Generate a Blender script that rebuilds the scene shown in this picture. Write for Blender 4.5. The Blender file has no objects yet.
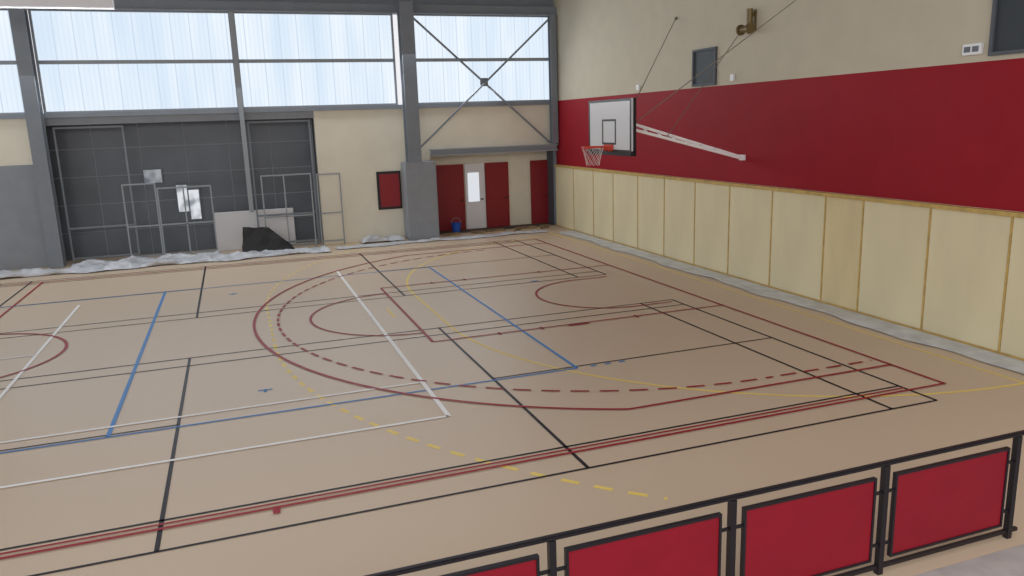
import bpy, bmesh, math, random
from mathutils import Vector, Matrix
random.seed(4)
sc=bpy.context.scene
sc.view_settings.view_transform='Standard'
sc.view_settings.look='None'
COL=bpy.context.collection
def lin(c):
    o=[]
    for v in c:
        v/=255.
        o.append(v/12.92 if v<=.04045 else ((v+.055)/1.055)**2.4)
    return (*o,1)
def mat(name,c,rough=.6,metal=0,noise=0,nscale=3,c2=None,bump=0,spec=.5,stretch=None,alpha=1):
    m=bpy.data.materials.new(name); m.use_nodes=True
    nt=m.node_tree; b=nt.nodes['Principled BSDF']
    b.inputs['Roughness'].default_value=rough; b.inputs['Metallic'].default_value=metal
    b.inputs['Specular IOR Level'].default_value=spec
    b.inputs['Alpha'].default_value=alpha
    b.inputs['Base Color'].default_value=lin(c)
    if noise or bump:
        tc=nt.nodes.new('ShaderNodeTexCoord'); mp=nt.nodes.new('ShaderNodeMapping')
        if stretch: mp.inputs['Scale'].default_value=stretch
        n=nt.nodes.new('ShaderNodeTexNoise'); n.inputs['Scale'].default_value=nscale; n.inputs['Detail'].default_value=5
        nt.links.new(tc.outputs['Object'],mp.inputs[0]); nt.links.new(mp.outputs[0],n.inputs['Vector'])
        if noise:
            r=nt.nodes.new('ShaderNodeValToRGB')
            r.color_ramp.elements[0].position=.3; r.color_ramp.elements[1].position=.7
            k=1-noise
            r.color_ramp.elements[0].color=lin([v*k for v in c]) if c2 is None else lin(c2)
            r.color_ramp.elements[1].color=lin(c)
            nt.links.new(n.outputs[0],r.inputs[0]); nt.links.new(r.outputs[0],b.inputs['Base Color'])
        if bump:
            bp=nt.nodes.new('ShaderNodeBump'); bp.inputs['Strength'].default_value=bump; bp.inputs['Distance'].default_value=.02
            nt.links.new(n.outputs[0],bp.inputs['Height']); nt.links.new(bp.outputs[0],b.inputs['Normal'])
    return m
def emat(name,c,st,c2=None):
    m=bpy.data.materials.new(name); m.use_nodes=True; nt=m.node_tree; nt.nodes.clear()
    o=nt.nodes.new('ShaderNodeOutputMaterial'); e=nt.nodes.new('ShaderNodeEmission'); e.inputs[0].default_value=lin(c); e.inputs[1].default_value=st
    if c2:
        tc=nt.nodes.new('ShaderNodeTexCoord'); n=nt.nodes.new('ShaderNodeTexNoise'); n.inputs['Scale'].default_value=2.6; n.inputs['Detail'].default_value=1
        r=nt.nodes.new('ShaderNodeValToRGB'); r.color_ramp.elements[0].position=.38; r.color_ramp.elements[1].position=.58
        r.color_ramp.elements[0].color=lin(c2); r.color_ramp.elements[1].color=lin(c)
        nt.links.new(tc.outputs['Object'],n.inputs['Vector']); nt.links.new(n.outputs[0],r.inputs[0]); nt.links.new(r.outputs[0],e.inputs[0])
    nt.links.new(e.outputs[0],o.inputs[0]); return m
def boxbm(bm,x0,x1,y0,y1,z0,z1,mi=0):
    vs=[bm.verts.new(p) for p in [(x0,y0,z0),(x1,y0,z0),(x1,y1,z0),(x0,y1,z0),(x0,y0,z1),(x1,y0,z1),(x1,y1,z1),(x0,y1,z1)]]
    for f in [(0,3,2,1),(4,5,6,7),(0,1,5,4),(1,2,6,5),(2,3,7,6),(3,0,4,7)]:
        F=bm.faces.new([vs[i] for i in f]); F.material_index=mi
def meta(ob,label=None,cat=None,kind=None,group=None):
    if label: ob["label"]=label
    if cat: ob["category"]=cat
    if kind: ob["kind"]=kind
    if group: ob["group"]=group
    return ob
def finish(name,bm,mats,origin=None,parent=None,smooth=False):
    me=bpy.data.meshes.new(name); bm.normal_update()
    if origin is None:
        xs=[v.co for v in bm.verts]
        mn=Vector([min(v[i] for v in xs) for i in range(3)]); mx=Vector([max(v[i] for v in xs) for i in range(3)])
        origin=Vector(((mn.x+mx.x)/2,(mn.y+mx.y)/2,mn.z))
    origin=Vector(origin)
    for v in bm.verts: v.co-=origin
    bm.to_mesh(me); bm.free()
    for m in (mats if isinstance(mats,(list,tuple)) else [mats]): me.materials.append(m)
    if smooth:
        for p in me.polygons: p.use_smooth=True
    ob=bpy.data.objects.new(name,me); COL.objects.link(ob)
    if parent:
        ob.parent=parent; ob.location=origin-parent.location
    else: ob.location=origin
    return ob
def boxes(name,bl,mats,parent=None,bevel=0,origin=None):
    bm=bmesh.new()
    for b in bl: boxbm(bm,*b)
    if bevel: bmesh.ops.bevel(bm,geom=list(bm.edges),offset=bevel,segments=2,affect='EDGES')
    return finish(name,bm,mats,parent=parent,origin=origin)
def empty(name,loc):
    e=bpy.data.objects.new(name,None); e.empty_display_size=.2; e.location=loc; COL.objects.link(e); return e
def cylbm(bm,a,b,r,seg=12,r2=None,mi=0,cap=True):
    a=Vector(a); b=Vector(b); d=b-a
    q=d.to_track_quat('Z','Y').to_matrix().to_4x4()
    g=bmesh.ops.create_cone(bm,cap_ends=cap,segments=seg,radius1=r,radius2=r if r2 is None else r2,depth=d.length,matrix=Matrix.Translation((a+b)/2)@q)
    for v in g['verts']:
        for f in v.link_faces: f.material_index=mi
def barbm(bm,a,b,w,h,mi=0):
    a=Vector(a); b=Vector(b); d=b-a
    q=d.to_track_quat('Z','Y').to_matrix().to_4x4()
    M=Matrix.Translation((a+b)/2)@q@Matrix.Diagonal((w,h,d.length,1))
    g=bmesh.ops.create_cube(bm,size=1,matrix=M)
    for v in g['verts']:
        for f in v.link_faces: f.material_index=mi

# ---------- materials
M_floor=mat('sports_floor',(206,184,159),rough=.45,noise=.012,nscale=.25,spec=.35)
M_conc=mat('concrete',(186,180,176),rough=.8,noise=.12,nscale=4,bump=.1)
M_dirt=mat('dusty_screed',(112,98,86),rough=.9,noise=.3,nscale=5)
M_cream=mat('cream_wall',(236,229,210),rough=.8,noise=.03,nscale=2)
M_creamR=mat('cream_upper_wall',(207,198,177),rough=.85,noise=.03,nscale=2)
M_red=mat('red_band',(156,22,36),rough=.65,noise=.05,nscale=2,spec=.25)
M_redd=mat('red_door',(146,26,36),rough=.5)
M_grey=mat('grey_wainscot',(150,155,162),rough=.7,noise=.05)
M_steel=mat('grey_steel',(134,141,149),rough=.5,noise=.05)
M_steelL=mat('light_grey_steel',(156,162,168),rough=.5)
M_alu=mat('aluminium',(150,157,162),rough=.45,metal=.2)
M_dark=mat('dark_cladding',(106,113,122),rough=.4,noise=.16,nscale=.8)
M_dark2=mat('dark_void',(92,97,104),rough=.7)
M_darkL=mat('cladding_joint',(142,148,156),rough=.5)
M_panel=mat('plywood_panel',(234,222,184),rough=.6,noise=.07,nscale=.9,stretch=(1,1,.35),spec=.3)
M_panelb=mat('plywood_panel_dark',(230,213,166),rough=.6,noise=.08,nscale=2,stretch=(1,1,.25),spec=.3)
M_seam=mat('timber_batten',(212,178,104),rough=.7,noise=.15,nscale=6)
M_film=mat('plastic_film',(212,214,218),rough=.35,noise=.15,nscale=3,bump=.4)
M_black=mat('black_paint',(28,23,30),rough=.4)
M_rpanel=mat('red_panel',(154,22,42),rough=.5,noise=.06,nscale=3,spec=.3)
M_white=mat('white_paint',(240,240,242),rough=.4)
M_arm=mat('white_arm',(252,252,252),rough=.4)
M_board=mat('white_backboard',(222,222,224),rough=.35)
M_orange=mat('orange_rim',(214,66,40),rough=.4)
M_net=mat('net_cord',(232,226,220),rough=.8)
M_ceil=mat('ceiling_metal',(150,152,156),rough=.7)
M_glassd=mat('dark_glass',(56,62,68),rough=.6)
M_brass=mat('brass',(120,102,66),rough=.4,metal=.3)
M_bucket=mat('blue_plastic',(40,90,190),rough=.4)
M_tarp=mat('black_tarp',(26,27,32),rough=.5,bump=.5,nscale=4)
M_wood=mat('raw_timber',(150,128,98),rough=.8,noise=.3,nscale=8)
M_cable=mat('steel_cable',(130,122,110),rough=.5,metal=.3)
M_bright=emat('painted_door_glow',(230,234,240),.9)  # emission painting the window glow reflected on the white door
M_refl=emat('painted_reflection',(232,235,240),.9,(150,156,164))  # mottled emission painting a window reflection on the niche cladding
M_refl_dim=emat('painted_reflection_dim',(205,208,214),.6,(130,136,144))  # fainter painted reflection for the niche cladding
L_red=mat('line_red',(156,24,44),rough=.5,spec=.2)
L_black=mat('line_black',(34,28,36),rough=.5,spec=.2)
L_blue=mat('line_blue',(66,134,200),rough=.5,spec=.2)
L_white=mat('line_white',(250,248,246),rough=.5,spec=.2)
L_yel=mat('line_yellow',(240,212,112),rough=.5,spec=.2)
def polymat():
    m=bpy.data.materials.new('translucent_polycarbonate'); m.use_nodes=True; nt=m.node_tree; nt.nodes.clear()
    N=nt.nodes.new; o=N('ShaderNodeOutputMaterial'); e=N('ShaderNodeEmission'); g=N('ShaderNodeNewGeometry')
    sep=N('ShaderNodeSeparateXYZ'); nt.links.new(g.outputs['Position'],sep.inputs[0])
    def joint(step,w):
        d=N('ShaderNodeMath'); d.operation='DIVIDE'; d.inputs[1].default_value=step; nt.links.new(sep.outputs[0],d.inputs[0])
        fr=N('ShaderNodeMath'); fr.operation='FRACT'; nt.links.new(d.outputs[0],fr.inputs[0])
        lt=N('ShaderNodeMath'); lt.operation='LESS_THAN'; lt.inputs[1].default_value=w; nt.links.new(fr.outputs[0],lt.inputs[0]); return lt
    mp=N('ShaderNodeMapping'); mp.inputs['Scale'].default_value=(2.2,1,.25); nt.links.new(g.outputs['Position'],mp.inputs[0])
    n=N('ShaderNodeTexNoise'); n.inputs['Scale'].default_value=.8; n.inputs['Detail'].default_value=3; nt.links.new(mp.outputs[0],n.inputs['Vector'])
    r=N('ShaderNodeValToRGB'); r.color_ramp.elements[0].position=.3; r.color_ramp.elements[1].position=.7
    r.color_ramp.elements[0].color=lin((210,226,242)); r.color_ramp.elements[1].color=lin((234,242,249)); nt.links.new(n.outputs[0],r.inputs[0])
    mx=N('ShaderNodeMixRGB'); mx.inputs[2].default_value=lin((196,211,228)); nt.links.new(joint(.5,.05).outputs[0],mx.inputs[0]); nt.links.new(r.outputs[0],mx.inputs[1])
    ml=N('ShaderNodeMath'); ml.operation='MULTIPLY'; ml.inputs[1].default_value=.3; nt.links.new(joint(.125,.3).outputs[0],ml.inputs[0])
    m2=N('ShaderNodeMixRGB'); m2.inputs[2].default_value=lin((200,216,234)); nt.links.new(ml.outputs[0],m2.inputs[0]); nt.links.new(mx.outputs[0],m2.inputs[1])
    nt.links.new(m2.outputs[0],e.inputs[0]); e.inputs[1].default_value=1.08; nt.links.new(e.outputs[0],o.inputs[0]); return m
M_poly=polymat()

# ---------- shell
XW=1.9; YB=17.7; XL=-21; YN=-3.25; TOP=8.2
boxes('floor',[(XL,XW+.3,YN,YB,-.2,0,0),(XL,-2.6,YB,YB+2.2,-.2,0,0),(-2.6,XW+.3,YB,YB+2.2,-.2,0,1)],[M_floor,M_dirt])["kind"]="structure"
boxes('floor',[(XL,XW+.3,-13,YN-.002,-.2,0.0)],M_conc)["kind"]="structure"
boxes('ceiling',[(XL,XW+.3,-2,YB+2.2,TOP,TOP+.2)],M_ceil)["kind"]="structure"
boxes('wall_right',[(XW,XW+.25,-13,YB,0,2.13,2),(XW-.004,XW+.25,-13,YB,2.13,4.28,1),(XW,XW+.25,-13,YB,4.28,TOP,0)],[M_creamR,M_red,M_cream])["kind"]="structure"
B=YB; T=.3
boxes('wall_back',[
 (XL,-13.85,B,B+T,2.9,4.25,0),(XL,-13.9,B-.05,B+T,0,2.9,1),
 (-13.85,-6.2,B,B+T,3.95,4.25,1),
 (-6.2,-2.6,B,B+T,0,4.25,0),
 (-2.6,XW+.25,B,B+T,2.62,4.25,0),
 (XL,XW+.25,B,B+T,7.06,TOP,2),
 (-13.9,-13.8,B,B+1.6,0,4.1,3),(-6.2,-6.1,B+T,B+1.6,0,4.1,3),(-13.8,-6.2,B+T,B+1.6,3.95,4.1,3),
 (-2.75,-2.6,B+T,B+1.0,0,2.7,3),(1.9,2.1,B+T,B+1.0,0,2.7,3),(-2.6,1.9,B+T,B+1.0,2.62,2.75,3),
 (-2.6,2.1,B+.9,B+1.0,0,2.75,0),
],[M_cream,M_grey,M_steel,M_dark2])["kind"]="structure"
bl=[(-13.8,-6.2,B+.9,B+1.0,0,4.1,1)]
x=-13.8
while x<-6.3:
    z=0
    while z<4.0:
        bl.append((x+.015,min(x+1.24,-6.2),B+.885,B+.9,z+.015,min(z+.8,4.1),0)); z+=.815
    x+=1.255
boxes('wall_niche',bl,[M_dark,M_darkL])["kind"]="structure"

def window(name,x0,x1,z0,z1,tr=5.65):
    f=.06; y0=B-.02; y1=B+.12
    L=[(x0,x1,B+.05,B+.08,z0,z1,1),(x0,x0+f,y0,y1,z0,z1,0),(x1-f,x1,y0,y1,z0,z1,0),(x0+f,x1-f,y0,y1,z0,z0+f,0),(x0+f,x1-f,y0,y1,z1-f,z1,0),(x0+f,x1-f,y0-.02,y1,tr-.05,tr+.05,0)]
    boxes(name,L,[M_steelL,M_poly])["kind"]="structure"
window('window_1',XL,-13.86,4.27,7.06)
window('window_2',-13.5,-8.34,4.27,7.06)
window('window_3',-8.28,-3.55,4.27,7.06)
window('window_4',-2.98,1.88,4.27,7.06)
boxes('trim_1',[(XL,XW,B-.25,B,7.06,7.3),(XL,XW,B-.32,B-.25,7.02,7.06)],M_steel)["kind"]="structure"
boxes('trim_2',[(XL,XW-.02,B-.1,B,4.16,4.28)],M_steel)["kind"]="structure"
boxes('window_5',[(-4.4,-3.62,B-.05,B+.02,.98,2.2,0),(-4.32,-3.68,B-.07,B-.05,1.06,2.12,1)],[M_black,M_redd])["kind"]="structure"
boxes('niche_reflection_1',[(-10.45,-9.75,B+.83,B+.885,.95,2.1,0),(-10.41,-10.12,B+.81,B+.83,1.25,2.06,1),(-10.08,-9.79,B+.81,B+.83,1.0,1.9,1)],[M_dark,M_refl])["kind"]="structure"  # glowing patches stand for a window reflected in the cladding
boxes('niche_reflection_2',[(-11.3,-10.75,B+.83,B+.885,2.15,2.6,0),(-11.27,-10.78,B+.81,B+.83,2.18,2.57,1)],[M_dark,M_refl_dim])["kind"]="structure"  # second, dimmer reflection put in as a glowing patch

def hbeam(name,x,y,w,d,z0,z1,label,m=M_steel):
    t=.03
    o=boxes(name,[(x-w/2,x+w/2,y-d/2,y-d/2+t,z0,z1),(x-w/2,x+w/2,y+d/2-t,y+d/2,z0,z1),(x-t/2,x+t/2,y-d/2+t,y+d/2-t,z0,z1)],m)
    return meta(o,label,"column")
hbeam('steel_column',-13.68,B-.3,.36,.42,0,7.02,"grey painted steel H-column beside the storage bay")
hbeam('steel_column',-8.31,B-.2,.13,.16,1.2,7.02,"slim grey steel post dividing the glazing",m=M_steelL)
hbeam('steel_column',-3.27,B-.58,.42,.44,2.48,7.3,"large grey steel H-column standing on a grey pier")
hbeam('steel_column',1.74,B-.22,.22,.22,2.86,7.02,"grey corner steel post beside the braced window")
meta(boxes('concrete_pier',[(-3.6,-2.62,B-.85,B-.06,0,2.48)],M_grey,bevel=.02),"grey boxed pier at the foot of the large column","pillar")
meta(boxes('lintel_beam',[(-2.6,1.85,B-.3,B-.02,2.62,2.66),(-2.6,1.85,B-.3,B-.02,2.8,2.84),(-2.6,1.85,B-.18,B-.14,2.66,2.8)],M_steelL),"light grey steel beam above the door recess","beam")
bm=bmesh.new()
for a,b,yy in [((-2.98,6.95),(1.6,2.9),B-.16),((1.6,6.9),(-2.98,2.9),B-.26)]:
    barbm(bm,(a[0],yy,a[1]),(b[0],yy,b[1]),.085,.05)
boxbm(bm,-.83,-.57,B-.22,B-.2,4.8,5.06)
meta(finish('cross_brace',bm,M_steel),"grey steel X-shaped bracing across the window bay","bracing")
bm=bmesh.new(); boxbm(bm,-16.5,-11.0,13.9,14.2,6.58,6.9)
for xx in (-15.8,-13.5,-11.2): boxbm(bm,xx,xx+.03,14.03,14.06,6.9,TOP)
meta(finish('ceiling_duct',bm,M_white),"white boxed duct hanging under the roof","duct")

def sc_(x,k=1.034): return -8.71+k*(x+8.71)
def door(name,x0,x1,m,glow=None):
    x0=sc_(x0)+.01; x1=sc_(x1)-.01; y=B+.9
    L=[(x0,x1,y-.05,y-.001,0,2.26,0),(x0,x0+.04,y-.07,y-.05,0,2.26,0),(x1-.04,x1,y-.07,y-.05,0,2.26,0),(x1-.16,x1-.08,y-.11,y-.05,1.0,1.04,2)]
    if glow: L.append((x0+.1,x1-.2,y-.06,y-.05,.95,1.95,1))  # glowing pane stands for light reflected on the door
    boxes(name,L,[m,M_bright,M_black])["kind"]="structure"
door('door_1',-2.44,-1.47,M_redd)
door('door_2',-1.45,-.75,M_white,glow=True)
door('door_3',-.73,.11,M_redd)
door('door_4',.91,1.6,M_redd)

ys=[17.62,16.09,14.59,13.24,11.74,10.32,8.88,7.47,5.98,4.42,3.47,2.04,.63,-.8,-2.25,-3.7]
for i in range(len(ys)-1):
    y1,y0=ys[i],ys[i+1]
    bm=bmesh.new(); boxbm(bm,XW-.09,XW-.005,y0+.018,y1-.018,.03,2.06)
    bmesh.ops.bevel(bm,geom=list(bm.edges),offset=.006,segments=1,affect='EDGES')
    o=finish('wall_panel',bm,[M_panelb if i==9 else M_panel])
    meta(o,"narrow yellower plywood lining panel on the wall base" if i==9 else "cream plywood lining panel fixed along the wall base","wall panel",group="plywood panels along the wall")
boxes('trim_3',[(XW-.12,XW-.005,-3.7,YB-.05,2.06,2.125)],M_seam)["kind"]="structure"
boxes('trim_4',[(XW-.098,XW-.001,y-.014,y+.014,.03,2.06) for y in ys[1:-1]]+[(XW-.085,XW-.001,-3.7,YB-.05,0,.03)],M_seam)["kind"]="structure"

def wallwin(name,y0,y1,z0,z1):
    f=.05
    boxes(name,[(XW-.02,XW+.01,y0,y1,z0,z1,1),(XW-.06,XW-.02,y0,y0+f,z0,z1,0),(XW-.06,XW-.02,y1-f,y1,z0,z1,0),(XW-.06,XW-.02,y0+f,y1-f,z0,z0+f,0),(XW-.06,XW-.02,y0+f,y1-f,z1-f,z1,0)],[M_dark2,M_glassd])["kind"]="structure"
wallwin('window_8',8.2,9.15,4.31,5.15)
wallwin('window_9',.2,1.3,4.35,5.3)
e=empty('emergency_light',(XW-.05,1.58,4.4)); meta(e,"small white rectangular emergency light unit on the wall","light")
boxes('housing',[(XW-.06,XW-.001,1.42,1.74,4.39,4.55)],M_white,parent=e,bevel=.008)
boxes('lens',[(XW-.07,XW-.06,1.6,1.7,4.43,4.51),(XW-.07,XW-.06,1.46,1.56,4.43,4.51)],M_dark,parent=e)
meta(boxes('junction_box',[(XW-.06,XW-.001,7.5,7.62,4.36,4.5)],M_white,bevel=.008),"small pale junction box on the upper wall","electrical box")
meta(boxes('junction_box',[(XW-.06,XW-.001,11.75,11.9,4.36,4.5)],M_white,bevel=.008),"small pale junction box on the upper wall","electrical box")
wy=6.95
e=empty('hoist_winch',(XW-.1,wy,5.2)); meta(e,"brass-brown hoist winch bolted high on the wall","winch")
boxes('mounting_plate',[(XW-.03,XW-.001,wy-.14,wy+.14,5.32,5.76)],M_brass,parent=e)
bm=bmesh.new(); cylbm(bm,(XW-.16,wy-.14,5.38),(XW-.16,wy+.18,5.38),.07,20); cylbm(bm,(XW-.16,wy-.16,5.38),(XW-.16,wy-.12,5.38),.11,20); cylbm(bm,(XW-.16,wy+.16,5.38),(XW-.16,wy+.2,5.38),.11,20)
finish('drum',bm,M_brass,parent=e)
bm=bmesh.new(); cylbm(bm,(XW-.12,wy-.06,5.48),(XW-.12,wy-.06,5.78),.065,16); cylbm(bm,(XW-.03,wy-.06,5.68),(XW-.15,wy-.06,5.68),.04,12)
finish('motor',bm,M_brass,parent=e)

# ---------- court markings
def strip(bm,p0,p1,w=.05,z=0):
    p0=Vector((*p0,z)); p1=Vector((*p1,z)); d=(p1-p0).normalized(); n=Vector((-d.y,d.x,0))*w/2
    bm.faces.new([bm.verts.new(q) for q in (p0-n,p1-n,p1+n,p0+n)])
def dstrip(bm,p0,p1,w,z,on=.4,off=.4):
    p0=Vector(p0); p1=Vector(p1); L=(p1-p0).length; d=(p1-p0)/L; t=0
    while t<L: strip(bm,p0+d*t,p0+d*min(t+on,L),w,z); t+=on+off
def arc(bm,c,r,a0,a1,w=.05,z=0,dash=None):
    a0=math.radians(a0); a1=math.radians(a1)
    if dash:
        on,off=dash[0]/r,dash[1]/r; a=a0
        while a<a1: arc(bm,c,r,math.degrees(a),math.degrees(min(a+on,a1)),w,z); a+=on+off
        return
    n=max(3,int(abs(a1-a0)*r/.15)); pr=None
    for i in range(n+1):
        a=a0+(a1-a0)*i/n
        q=[bm.verts.new((c[0]+k*math.cos(a),c[1]+k*math.sin(a),z)) for k in (r-w/2,r+w/2)]
        if pr: bm.faces.new([pr[0],pr[1],q[1],q[0]])
        pr=q
def lines(name,fn,m,z,label):
    bm=bmesh.new(); fn(bm,z); bmesh.ops.recalc_face_normals(bm,faces=bm.faces)
    for f in bm.faces:
        if f.normal.z<0: f.normal_flip()
    meta(finish(name,bm,m,origin=(-8,7,z)),label,"floor marking")
XE=-20.8
def yellow(bm,z):
    g=.95
    strip(bm,(g,-2.5),(g,17.3),.045,z); strip(bm,(g,17.3),(XE,17.3),.045,z)
    arc(bm,(1.15,5.95),6.4,180,268,.05,z); arc(bm,(1.15,9),6.4,92,180,.05,z); strip(bm,(-5.25,5.95),(-5.25,9),.05,z)
    arc(bm,(1.58,6),9.92,180,228,.06,z,(.2,.16)); arc(bm,(1.58,9),9.92,131,180,.05,z,(.2,.16)); dstrip(bm,(-8.34,6),(-8.34,9),.05,z,.2,.16)
    strip(bm,(g-7,7.1),(g-7,7.9),.05,z)
lines('handball_lines',yellow,L_yel,.002,"yellow handball goal-area lines, solid and dashed, on the sports floor")
def black(bm,z):
    w=.038
    for (ya,yb,yc,s0,s1) in [(-.45,5.92,2.78,.15,5.46),(8.9,15.25,12.05,9.36,14.8)]:
        for y in (ya,yb,s0,s1): strip(bm,(-.6,y),(-16.8,y),w,z)
        for x in (-.6,-1.32,-5.47,-9.7,-13.9,-14.6): strip(bm,(x,ya),(x,yb),.045,z)
        strip(bm,(-.6,yc),(-5.47,yc),w,z); strip(bm,(-9.7,yc),(-14.6,yc),w,z)
lines('badminton_lines',black,L_black,.004,"thin black badminton court lines painted on the sports floor")
def blue(bm,z):
    strip(bm,(-4.17,2.7),(-4.17,12.0),.05,z); strip(bm,(-4.17,2.7),(XE,2.7),.045,z); strip(bm,(-4.17,12.0),(XE,12.0),.04,z)
    strip(bm,(-10.5,2.7),(-10.5,12.0),.055,z)
    for k in range(3): strip(bm,(-3.95+k*.24,2.7),(-3.85+k*.24,2.7),.05,z)
    for (x,y) in [(-8.6,3.7),(-9.0,11.0),(-2.4,9.0)]:
        strip(bm,(x-.1,y),(x+.1,y),.045,z); strip(bm,(x,y-.1),(x,y),.045,z)
lines('volleyball_lines',blue,L_blue,.006,"blue volleyball court lines with small post marks on the floor")
def white(bm,z):
    strip(bm,(-6.45,1.6),(-6.45,12.6),.065,z); strip(bm,(-6.45,1.62),(XE,1.62),.055,z); strip(bm,(-6.5,3.06),(XE,3.06),.055,z)
    strip(bm,(-12.2,3.06),(-12.2,11.4),.055,z)
    strip(bm,(-12.2,7.3),(XE,7.3),.045,z); strip(bm,(-6.45,7.3),(-6.6,7.3),.05,z)
lines('tennis_lines',white,L_white,.008,"white tennis court lines painted on the sports floor")
def red(bm,z):
    strip(bm,(0,-.03),(0,15),.05,z)
    strip(bm,(.025,-.03),(XE,-.03),.045,z); strip(bm,(-.6,.06),(XE,.06),.035,z)
    strip(bm,(.025,15),(XE,15),.05,z)
    c=-1.44; r=7.2; a=math.degrees(math.asin((7.5-.88)/r))
    strip(bm,(0,.88),(c-r*math.cos(math.radians(a)),.88),.05,z); strip(bm,(0,14.12),(c-r*math.cos(math.radians(a)),14.12),.05,z)
    arc(bm,(c,7.5),r,180-a,180+a,.055,z)
    arc(bm,(-1.85,7.5),6.35,92,270,.05,z,(.26,.14)); dstrip(bm,(-1.72,1.15),(-.1,1.15),.05,z,.26,.14)
    strip(bm,(-5.8,5.05),(-5.8,9.95),.05,z); strip(bm,(-5.8,5.05),(0,5.05),.045,z); strip(bm,(-5.8,9.95),(0,9.95),.045,z)
    arc(bm,(-5.8,7.5),1.8,90,270,.05,z)
    arc(bm,(-1.5,7.2),1.45,90,270,.05,z); strip(bm,(-1.5,5.75),(-.7,5.75),.045,z); strip(bm,(-1.5,8.65),(-.7,8.65),.045,z)
    strip(bm,(-3.3,5.0),(-2.9,5.0),.12,z)
    for x in (-1.9,-3.8,-4.6): strip(bm,(x,4.95),(x,5.12),.05,z); strip(bm,(x,9.88),(x,10.05),.05,z)
    strip(bm,(-13.6,0),(-13.6,15),.05,z); arc(bm,(-13.6,7.5),1.8,0,360,.055,z)
    strip(bm,(-8.65,-.05),(-8.65,-.16),.07,z)
lines('basketball_lines',red,L_red,.010,"dark red basketball court lines, solid and dashed arcs, on the floor")

# ---------- basketball backboard
hoop=empty('basketball_hoop',(XW-.05,7.5,2.6)); meta(hoop,"wall-mounted basketball hoop with white black-edged board and long white arm","basketball hoop")
bx=-1.2; y0,y1=6.52,8.48; z0,z1=2.95,4.02
boxes('backboard',[(bx,bx+.04,y0,y1,z0,z1,0)]+
 [(bx-.004,bx,y0,y0+.06,z0,z1,1),(bx-.004,bx,y1-.06,y1,z0,z1,1),(bx-.004,bx,y0+.06,y1-.06,z1-.05,z1,1),(bx-.004,bx,y0+.06,y1-.06,z0,z0+.05,1)]+
 [(bx-.004,bx,7.18,7.23,3.1,3.58,1),(bx-.004,bx,7.77,7.82,3.1,3.58,1),(bx-.004,bx,7.18,7.82,3.58,3.62,1),(bx-.004,bx,7.23,7.77,3.1,3.14,1)],[M_board,M_black],parent=hoop)
boxes('board_padding',[(bx-.03,bx+.1,y0-.02,y0+.7,z0-.07,z0+.03),(bx-.03,bx+.1,y0+.7,y1+.02,z0-.07,z0+.03),(bx+.04,bx+.1,y0-.02,y0+.05,z0,z1)],M_black,parent=hoop)
bm=bmesh.new()
rc=Vector((bx-.38,7.5,3.06)); R_=.222
n=28
for i in range(n):
    a=2*math.pi*i/n; b=2*math.pi*(i+1)/n
    cylbm(bm,rc+Vector((R_*math.cos(a),R_*math.sin(a),0)),rc+Vector((R_*math.cos(b),R_*math.sin(b),0)),.018,8)
for s in (-1,1): cylbm(bm,rc+Vector((R_*.7,s*R_*.7,0)),(bx-.02,7.5+s*.2,3.06),.014,8); cylbm(bm,rc+Vector((R_*.9,s*.1,0)),(bx-.02,7.5+s*.1,2.96),.014,8)
boxbm(bm,bx-.03,bx-.004,7.3,7.7,2.97,3.1)
finish('rim',bm,M_orange,parent=hoop)
bm=bmesh.new(); K=10
rows=[(R_,3.04),(.195,2.95),(.17,2.86),(.15,2.77),(.135,2.68)]
def P(jj,ii):
    a=2*math.pi*(ii+.5*(jj%2))/K; rr,zz=rows[jj]; return rc+Vector((rr*math.cos(a),rr*math.sin(a),zz-3.06))
for j in range(len(rows)-1):
    for i in range(K):
        cylbm(bm,P(j,i),P(j+1,i),.003,4); cylbm(bm,P(j,i),P(j+1,i+(1 if j%2 else -1)),.003,4)
finish('net',bm,M_net,parent=hoop)
bm=bmesh.new()
A0=Vector((bx+.35,7.2,3.47)); A1=Vector((XW-.06,7.13,2.7)); d=A1-A0
for s in (-1,1):
    barbm(bm,A0+Vector((0,s*.1,s*.07)),A1+Vector((0,s*.05,s*.02)),.05,.055)
for k in range(9):
    t=k/8; h=(1-.6*t); q=A0+d*t
    barbm(bm,q+Vector((0,-.1*h,-.07*h)),q+Vector((0,.1*h,.07*h)),.035,.035)
boxbm(bm,XW-.05,XW-.006,7.04,7.22,2.64,2.76)
finish('support_arm',bm,M_arm,parent=hoop)
bm=bmesh.new()
for yy in (6.9,8.1):
    barbm(bm,(bx+.05,yy,3.2),(bx+.05,yy,3.85),.05,.05); barbm(bm,(bx+.05,yy,3.45),(bx+.4,7.25,3.45),.05,.05); barbm(bm,(bx+.05,yy,3.8),(bx+.4,7.25,3.47),.04,.04)
barbm(bm,(bx+.05,6.9,3.5),(bx+.05,8.1,3.5),.05,.05)
finish('board_bracket',bm,M_white,parent=hoop)
for ya,yb in ((7.0,4.95),(7.4,9.95)):
    bm=bmesh.new(); cylbm(bm,(bx+.3,ya,3.5),(XW-.03,yb,5.98),.009,6); cylbm(bm,(XW-.05,yb,5.98),(XW-.006,yb,5.98),.04,8)
    finish('stay_cable',bm,M_cable,parent=hoop)
bm=bmesh.new(); cylbm(bm,(bx+1.2,7.2,3.2),(XW-.3,wy+.05,5.27),.008,6); finish('lift_cable',bm,M_cable,parent=hoop)

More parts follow.
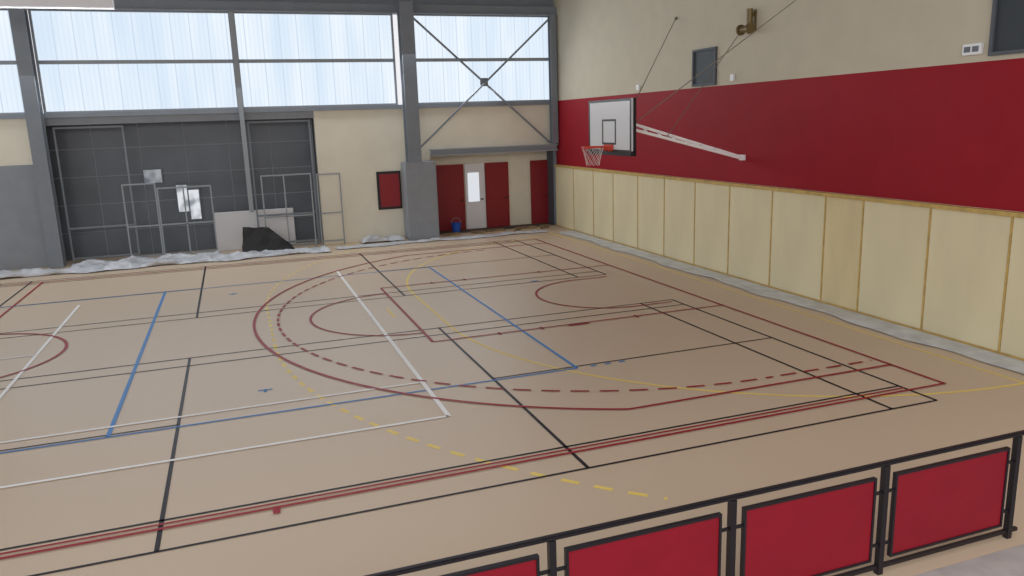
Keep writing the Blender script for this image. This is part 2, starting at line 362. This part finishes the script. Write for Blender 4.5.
# ---------- railing
rail=empty('railing',(-4.2,-3.12,0)); meta(rail,"black steel railing with framed red infill panels beside the court","railing")
ry=-3.12
px=[-2.76-1.408*k for k in range(6)][::-1]
xa,xb=px[0]-.3,px[-1]+.1
bm=bmesh.new(); boxbm(bm,xa,xb,ry-.022,ry+.022,.935,.968); bmesh.ops.bevel(bm,geom=list(bm.edges),offset=.008,segments=2,affect='EDGES'); finish('top_rail',bm,M_black,parent=rail)
boxes('bottom_rail',[(xa,xb,ry-.015,ry+.015,.05,.08)],M_black,parent=rail)
for x in px:
    boxes('post',[(x-.024,x+.024,ry-.024,ry+.024,.0,.935)],M_black,parent=rail)
for i in range(len(px)-1):
    a,b=px[i]+.095,px[i+1]-.095; f=.02
    boxes('panel_frame',[(a,b,ry-.018,ry+.018,.85-f,.85),(a,b,ry-.018,ry+.018,.13,.13+f),(a,a+f,ry-.018,ry+.018,.13+f,.85-f),(b-f,b,ry-.018,ry+.018,.13+f,.85-f),
      (a-.071,a,ry-.01,ry+.01,.7,.72),(b,b+.071,ry-.01,ry+.01,.7,.72),(a-.071,a,ry-.01,ry+.01,.25,.27),(b,b+.071,ry-.01,ry+.01,.25,.27)],M_black,parent=rail)
    boxes('infill_panel',[(a+f,b-f,ry-.008,ry+.008,.13+f,.85-f)],M_rpanel,parent=rail)

# ---------- plastic film on the floor
def film(name,x0,x1,y0,y1,nx,ny,amp,label,edge=.08,base=.012,lump=0,hump=None):
    bm=bmesh.new(); G=[]
    ph=[random.uniform(0,6.28) for _ in range(8)]
    for i in range(nx+1):
        row=[]
        for j in range(ny+1):
            u,v=i/nx,j/ny
            x=x0+(x1-x0)*u; y=y0+(y1-y0)*v
            w=.5*math.sin(x*2.1+y*1.3+ph[0])+.5*math.sin(x*5.3-y*4.1+ph[1])+.35*math.sin(y*9.7+x*2.7+ph[2])+.3*math.sin(x*13+y*7+ph[3])
            if ny>nx:
                if i==0: x+=edge*(math.sin(y*1.9+ph[4])+.5*math.sin(y*5+ph[5]))
            elif j==0: y+=edge*(math.sin(x*1.9+ph[4])+.5*math.sin(x*5+ph[5]))
            inn=1 if 0<i<nx and 0<j<ny else .2
            z=base+amp*max(0,.5+.5*w)*inn+lump*random.random()**2*inn
            if hump: z+=hump*math.sin(math.pi*u)**.5*math.sin(math.pi*v)*(.6+.4*math.sin(x*6+ph[6]))
            row.append(bm.verts.new((x,y,z)))
        G.append(row)
    for i in range(nx):
        for j in range(ny): bm.faces.new([G[i][j],G[i+1][j],G[i+1][j+1],G[i][j+1]])
    o=meta(finish(name,bm,M_film,smooth=True),label,"plastic sheet")
    md=o.modifiers.new('sub','SUBSURF'); md.levels=1; md.render_levels=1
    return o
film('plastic_sheet',1.2,1.75,-3.0,16.1,8,160,.03,"wrinkled pale protective film along the panelled wall base",edge=.06)
film('plastic_sheet',-20,-6.2,15.95,16.72,190,10,.09,"wrinkled pale protective film running along the storage bay",edge=.12,lump=.1,hump=.08)
film('plastic_sheet',-6.0,1.0,16.25,16.75,110,7,.04,"thin wrinkled strip of protective film along the end wall",edge=.08,lump=.05)
film('plastic_sheet',-13.3,-9.3,16.78,17.18,60,7,.1,"bunched pale film at the foot of the storage bay",edge=.02,lump=.1,hump=.1)
film('plastic_sheet',-5.1,-3.72,16.95,17.6,18,9,.08,"bunched heap of pale plastic film beside the pier",edge=.06,base=.03,lump=.12,hump=.15)

# ---------- frames in front of niche
def fence(x0,x1,z1,y,mids=(),label="",m=M_alu,t=.04):
    e=empty('metal_frame',((x0+x1)/2,y,0)); meta(e,label,"metal frame",group="metal frames by the storage bay")
    for x in (x0,x1): boxes('upright',[(x-t/2,x+t/2,y-t/2,y+t/2,0,z1)],m,parent=e)
    for z in (z1-t,1.0,.12): boxes('crossbar',[(x0+t/2,x1-t/2,y-t/2,y+t/2,z,z+t)],m,parent=e)
    for q in mids: boxes('mullion',[(q-.02,q+.02,y-.02,y+.02,.12+t,z1-t)],m,parent=e)
fence(-11.75,-10.9,2.25,17.27,label="narrow bare aluminium frame before the storage bay")
fence(-10.85,-9.4,2.1,17.27,mids=(-10.15,),label="bare aluminium frame standing before the storage bay")
fence(-7.95,-6.5,2.3,17.25,mids=(-7.3,),label="aluminium frame standing near the cream wall")
fence(-6.3,-5.6,2.25,17.4,label="narrow aluminium frame leaning at the cream wall")
fence(-13.35,-11.6,3.9,B+.15,label="full-height grey frame of the storage bay",m=M_steel,t=.05)
fence(-8.15,-6.35,3.9,B+.15,label="full-height grey frame of the storage bay",m=M_steel,t=.05)
bm=bmesh.new(); boxbm(bm,-9.4,-7.05,18.0,18.04,0,1.2); bmesh.ops.bevel(bm,geom=list(bm.edges),offset=.01,segments=1,affect='EDGES')
meta(finish('pale_panel',bm,M_board),"long low pale panel standing in the storage bay","board")
bm=bmesh.new()
v=[bm.verts.new(p) for p in [(-8.7,16.78,0.02),(-7.15,16.78,.02),(-7.15,17.15,.02),(-8.7,17.15,.02),(-8.6,16.9,.8),(-7.95,16.88,.76),(-7.9,17.1,.72),(-8.6,17.1,.75)]]
for f in [(0,3,2,1),(4,5,6,7),(0,1,5,4),(1,2,6,5),(2,3,7,6),(3,0,4,7)]: bm.faces.new([v[i] for i in f])
bmesh.ops.subdivide_edges(bm,edges=bm.edges,cuts=3,use_grid_fill=True)
for q in bm.verts:
    if q.co.z>.05: q.co+=Vector((random.uniform(-.03,.03),random.uniform(-.02,.02),random.uniform(-.04,.04)))
meta(finish('tarp_heap',bm,M_tarp),"black tarpaulin draped over stacked material","tarp")
e=empty('bucket',(-1.75,17.95,0)); meta(e,"blue plastic bucket on the floor by the doors","bucket")
bm=bmesh.new(); cylbm(bm,(-1.75,17.95,0),(-1.75,17.95,.34),.13,20,r2=.17); finish('bucket_body',bm,M_bucket,parent=e)
bm=bmesh.new()
for k in range(10):
    a=math.pi*k/10;b=math.pi*(k+1)/10
    cylbm(bm,(-1.75+.17*math.cos(a),17.95,.33+.17*math.sin(a)),(-1.75+.17*math.cos(b),17.95,.33+.17*math.sin(b)),.006,5)
finish('handle',bm,M_steelL,parent=e)
for (x,y,L,an,h) in [(-2.1,17.35,.6,.2,.08),(-1.2,17.25,.45,-.5,.1),(-.5,17.5,.7,.1,.07),(.2,17.2,.4,.9,.11),(.7,17.5,.6,-.2,.08),(1.2,17.2,.35,.4,.12)]:
    bm=bmesh.new(); c_,s_=math.cos(an)*L/2,math.sin(an)*L/2
    barbm(bm,(x-c_,y-s_,h/2+.002),(x+c_,y+s_,h/2+.002),.1,h)
    zmin=min(q.co.z for q in bm.verts)
    for q in bm.verts: q.co.z-=zmin
    meta(finish('timber_offcut',bm,M_wood),"short raw timber offcut lying by the door recess","wood scrap",group="timber offcuts by the doors")

# ---------- lights
w=bpy.data.worlds.new('world'); sc.world=w; w.use_nodes=True
w.node_tree.nodes['Background'].inputs[0].default_value=(.97,.97,1,1); w.node_tree.nodes['Background'].inputs[1].default_value=.92
def area(name,loc,rot,sx,sy,en,c=(1,1,1)):
    l=bpy.data.lights.new(name,'AREA'); l.shape='RECTANGLE'; l.size=sx; l.size_y=sy; l.energy=en; l.color=c
    o=bpy.data.objects.new(name,l); o.location=loc; o.rotation_euler=rot; COL.objects.link(o)
area('window_light',(-8,17.0,5.6),(math.radians(-60),0,0),16,2.4,460,(.9,.95,1))
area('rear_fill_light',(-12,-12,7),(math.radians(70),0,math.radians(-15)),14,3,550,(1,.98,.95))  # fill lamp added behind the camera to brighten the hall

# ---------- camera
yaw,pit,rol=.33734,.21197,-.03356
f=Vector((math.sin(yaw)*math.cos(pit),math.cos(yaw)*math.cos(pit),-math.sin(pit)))
r0=Vector((math.cos(yaw),-math.sin(yaw),0)); u0=r0.cross(f); c,s=math.cos(rol),math.sin(rol)
r=c*r0+s*u0; u=-s*r0+c*u0
cam=bpy.data.objects.new('camera',bpy.data.cameras.new('camera')); COL.objects.link(cam)
Mx=Matrix((r,u,-f)).transposed().to_4x4(); Mx.translation=Vector((-8.71254,-7.43118,3.64261)); cam.matrix_world=Mx
cam.data.sensor_width=36; cam.data.lens=36*773.66/1024; cam.data.clip_start=.05
sc.camera=cam
